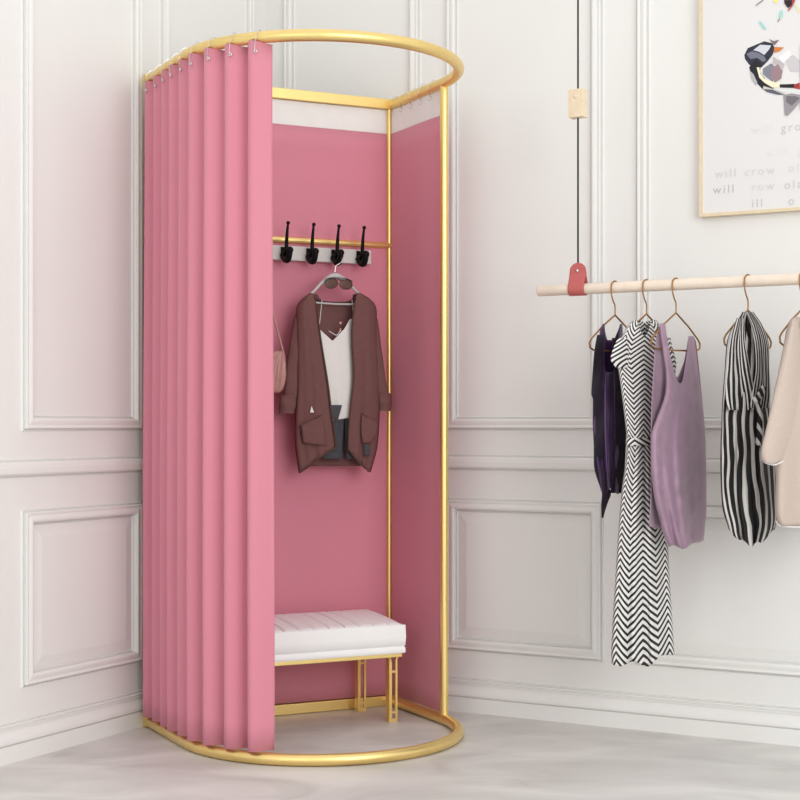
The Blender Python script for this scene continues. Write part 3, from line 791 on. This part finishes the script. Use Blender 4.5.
# 5 cream knit
cr5 = [(316, 796, 812), (322, 790, 820), (332, 786, 826), (350, 784, 830), (400, 780, 834), (450, 777, 838), (490, 776, 840), (515, 776, 840), (526, 779, 838)]
ck = loopgarment('knit_top', gp(4), NG, cr5, M_cream, b=lambda t_: .014+.02*min(1, t_*2), top=lambda s, sd: 317+(22 if sd > 0 else 0)*math.exp(-((s-.5)/.2)**2), nth=100, nr=50, fold=lambda s, sd, t_: .006*math.sin(s*15)*t_)
tag(ck, 'cream knit top with wide sleeve, cut off by the right edge of the photo', 'top')
patch('sleeve', gp(4), NG, [(320, 790, 798), (340, 785, 800), (370, 779, 801), (400, 772.5, 800), (430, 766, 795), (452, 761, 788), (461, 762, 783)], M_cream, lambda s, t_: .012+.030*math.sin(PI*min(1, s*.9+.05))**.7, ck, nc=18, nr=40, yfn=lambda s, t_: 320+(141+3.5*math.sin(PI*s))*t_)
mesh('sleeve_hem', *tube(smoothpath([onplane(x, y, gp(4)+NG*d, NG) for x, y, d in ((762, 460.5, .017), (767, 463.5, .033), (775, 464.8, .042), (783, 461, .036))], 5), .0018, 6), M_cami, ck)
mesh('hem', *tube(smoothpath([onplane(x, y, gp(4)+NG*d, NG) for x, y, d in ((776, 521, .004), (780, 525.5, .018), (792, 527, .034), (808, 527, .038), (825, 527, .03), (838, 526, .006))], 5), .0018, 6), M_cami, ck)

# ------------------------------------------------------------------ framed picture on the right wall
PD = .028
PW = RC+NR*PD
p0 = onplane(699, 217, PW, NR); sp0 = (p0-PW).dot(WR); zp0 = p0.z
pw, ph = .74, .98
def Q(s, z, d=0): return RC+NR*(PD+d)+WR*s+Z*z
pic = thing('framed_picture', tuple(RC+NR*.014+WR*(sp0+pw/2)+Z*zp0), 'large pale canvas print in a thin light wood frame on the right wall', 'picture')
mesh('canvas', *obox(Q(sp0+pw/2, zp0+ph/2, -.017), WR, NR, Z, pw/2-.004, .011, ph/2-.004), M_canvas, pic, smooth=False)
g = G(); fw = .0045
for (s, z, a, b_) in ((sp0+fw, zp0+ph/2, fw, ph/2), (sp0+pw-fw, zp0+ph/2, fw, ph/2), (sp0+pw/2, zp0+fw, pw/2-2*fw, fw), (sp0+pw/2, zp0+ph-fw, pw/2-2*fw, fw)):
    g.add(*obox(Q(s, z, -.0135), WR, NR, Z, a, .0135, b_))
mesh('frame', g.v, g.f, mat('light_oak', (222, 205, 172), .5, noise=.05, nscale=50), pic, smooth=False)
dC = -.0055
def C1(x, y): 
    px = 690+x/7.27; py = y/7.27
    return onplane(px, py, Q(0, 0, dC), NR)
polys = [
 ((224, 222, 221), [(640, 300), (720, 350), (800, 330), (800, 560), (790, 620), (670, 610), (600, 470), (610, 380)]),
 ((40, 42, 58), [(395, 400), (420, 350), (480, 325), (540, 300), (600, 315), (615, 350), (600, 400), (560, 450), (520, 490), (500, 480), (470, 500), (430, 470), (400, 430)]),
 ((205, 208, 216), [(460, 365), (510, 325), (590, 330), (575, 360), (540, 400), (500, 375)]),
 ((112, 116, 130), [(410, 392), (450, 372), (500, 385), (540, 410), (555, 440), (530, 450), (490, 420), (440, 430)]),
 ((24, 24, 30), [(430, 490), (480, 430), (520, 470), (505, 520), (535, 560), (570, 598), (620, 630), (600, 650), (530, 650), (480, 600), (445, 540)]),
 ((176, 176, 182), [(432, 510), (462, 540), (490, 600), (478, 625), (445, 575)]),
 ((126, 128, 140), [(530, 500), (590, 460), (612, 480), (602, 595), (560, 565), (530, 540)]),
 ((152, 126, 132), [(590, 500), (640, 465), (675, 510), (665, 570), (620, 600), (592, 570)]),
 ((245, 233, 202), [(485, 490), (505, 490), (510, 530), (540, 572), (610, 600), (655, 600), (652, 635), (600, 637), (540, 600), (505, 565)]),
 ((20, 16, 22), [(650, 615), (760, 610), (760, 640), (655, 637)]),
 ((160, 50, 50), [(757, 615), (800, 600), (800, 650), (755, 642)]),
 ((90, 92, 104), [(530, 645), (600, 652), (690, 690), (640, 690), (560, 670)]),
 ((196, 192, 186), [(535, 625), (600, 645), (690, 675), (690, 690), (600, 652), (530, 648)]),
 ((200, 196, 198), [(690, 430), (750, 400), (800, 440), (800, 520), (730, 520)]),
 ((186, 181, 182), [(606, 412), (690, 470), (668, 515), (640, 465), (602, 470)]),
 ((236, 235, 236), [(640, 420), (720, 360), (740, 400), (680, 460)]),
 ((204, 124, 62), [(612, 342), (685, 345), (650, 375), (610, 385)]),
 ((120, 100, 100), [(575, 285), (610, 300), (650, 290), (615, 330)]),
 ((150, 145, 150), [(680, 692), (740, 680), (800, 690), (800, 740), (760, 790), (712, 842), (690, 840), (684, 760)]),
 ((112, 106, 112), [(700, 700), (770, 700), (800, 715), (740, 770), (700, 740)]),
 ((206, 202, 204), [(800, 330), (980, 260), (1120, 380), (1100, 560), (940, 640), (800, 620)]),
 ((150, 146, 152), [(800, 440), (920, 400), (990, 500), (900, 600), (800, 560)]),
 ((60, 58, 72), [(980, 260), (1090, 120), (1180, 300), (1120, 380)]),
 ((178, 172, 176), [(800, 690), (940, 640), (1060, 700), (960, 860), (800, 800)]),
 ((30, 26, 32), [(940, 330), (985, 320), (1000, 360), (950, 372)]),
 ((150, 214, 212), [(500, 155), (515, 158), (555, 208), (540, 218)]),
 ((158, 218, 214), [(655, 85), (675, 72), (668, 130), (650, 138)]),
 ((96, 90, 92), [(478, 40), (530, 0), (540, 0), (482, 44)]),
 ((238, 232, 120), [(605, 0), (640, 0), (630, 25), (610, 15)]),
 ((40, 18, 24), [(685, 0), (745, 0), (742, 40), (715, 60), (690, 30)]),
 ((176, 60, 60), [(745, 0), (768, 0), (745, 50), (716, 84), (714, 74), (742, 40)]),
 ((236, 230, 150), [(766, 30), (775, 30), (800, 90), (795, 100)]),
 ((130, 110, 108), [(638, 160), (650, 135), (655, 138), (645, 162)]),
]
V = []; Fc = []; mats = []; fm = []
for k, (c, pl) in enumerate(polys):
    n = len(V); V += [C1(x, y)+NR*(.00010*k) for x, y in pl]; Fc.append(tuple(range(n, len(V)))); mats.append(mat('print_ink', c, .7)); fm.append(k)
def art_part(nm, idx, lb):
    V = []; Fc = []; fm = []
    for q, k in enumerate(idx):
        n = len(V); V += [C1(x, y)+NR*(.00010*k) for x, y in polys[k][1]]; Fc.append(tuple(range(n, len(V)))); fm.append(q)
    mesh(nm, V, Fc, [mats[k] for k in idx], pic, smooth=False, fm=fm)['label'] = lb
art_part('printed_animal', range(0, 25), 'patchwork muzzle of a dog printed in grey, black and red')
for k in range(25, 33): art_part('printed_mark', [k], 'small coloured brush mark')
inks = {}
def word(txt, px, py, grey, size=.0345):
    if grey not in inks: inks[grey] = mat('text_ink', (min(grey+8, 222), min(grey+8, 222), min(grey+9, 223)), .7)
    cu = bpy.data.curves.new('lettering', 'FONT'); cu.body = txt; cu.size = size; cu.space_character = 1.32
    tmp = bpy.data.objects.new('lettering_tmp', cu); COL.objects.link(tmp)
    bpy.context.view_layer.update()
    me = bpy.data.meshes.new_from_object(tmp.evaluated_get(bpy.context.evaluated_depsgraph_get()))
    bpy.data.objects.remove(tmp)
    o0 = onplane(px, py, Q(0, 0, dC), NR)+NR*.0004
    V = [o0+WR*v.co.x+Z*v.co.y for v in me.vertices]; Fc = [tuple(p.vertices) for p in me.polygons]
    bpy.data.meshes.remove(me)
    mesh('lettering', V, Fc, inks[grey], pic, smooth=False)
for a in (('will', 751, 134, 212), ('gro', 781, 132, 190), ('will', 766, 157, 214), ('g', 797, 155, 216), ('will', 715, 178, 196), ('crow', 744.5, 176, 200), ('ol', 788, 172, 206),
          ('will', 713, 194, 178), ('row', 751, 191, 202), ('ola', 784, 189, 192), ('ill', 751.5, 207.5, 186), ('o', 788, 205, 186)):
    word(*a)
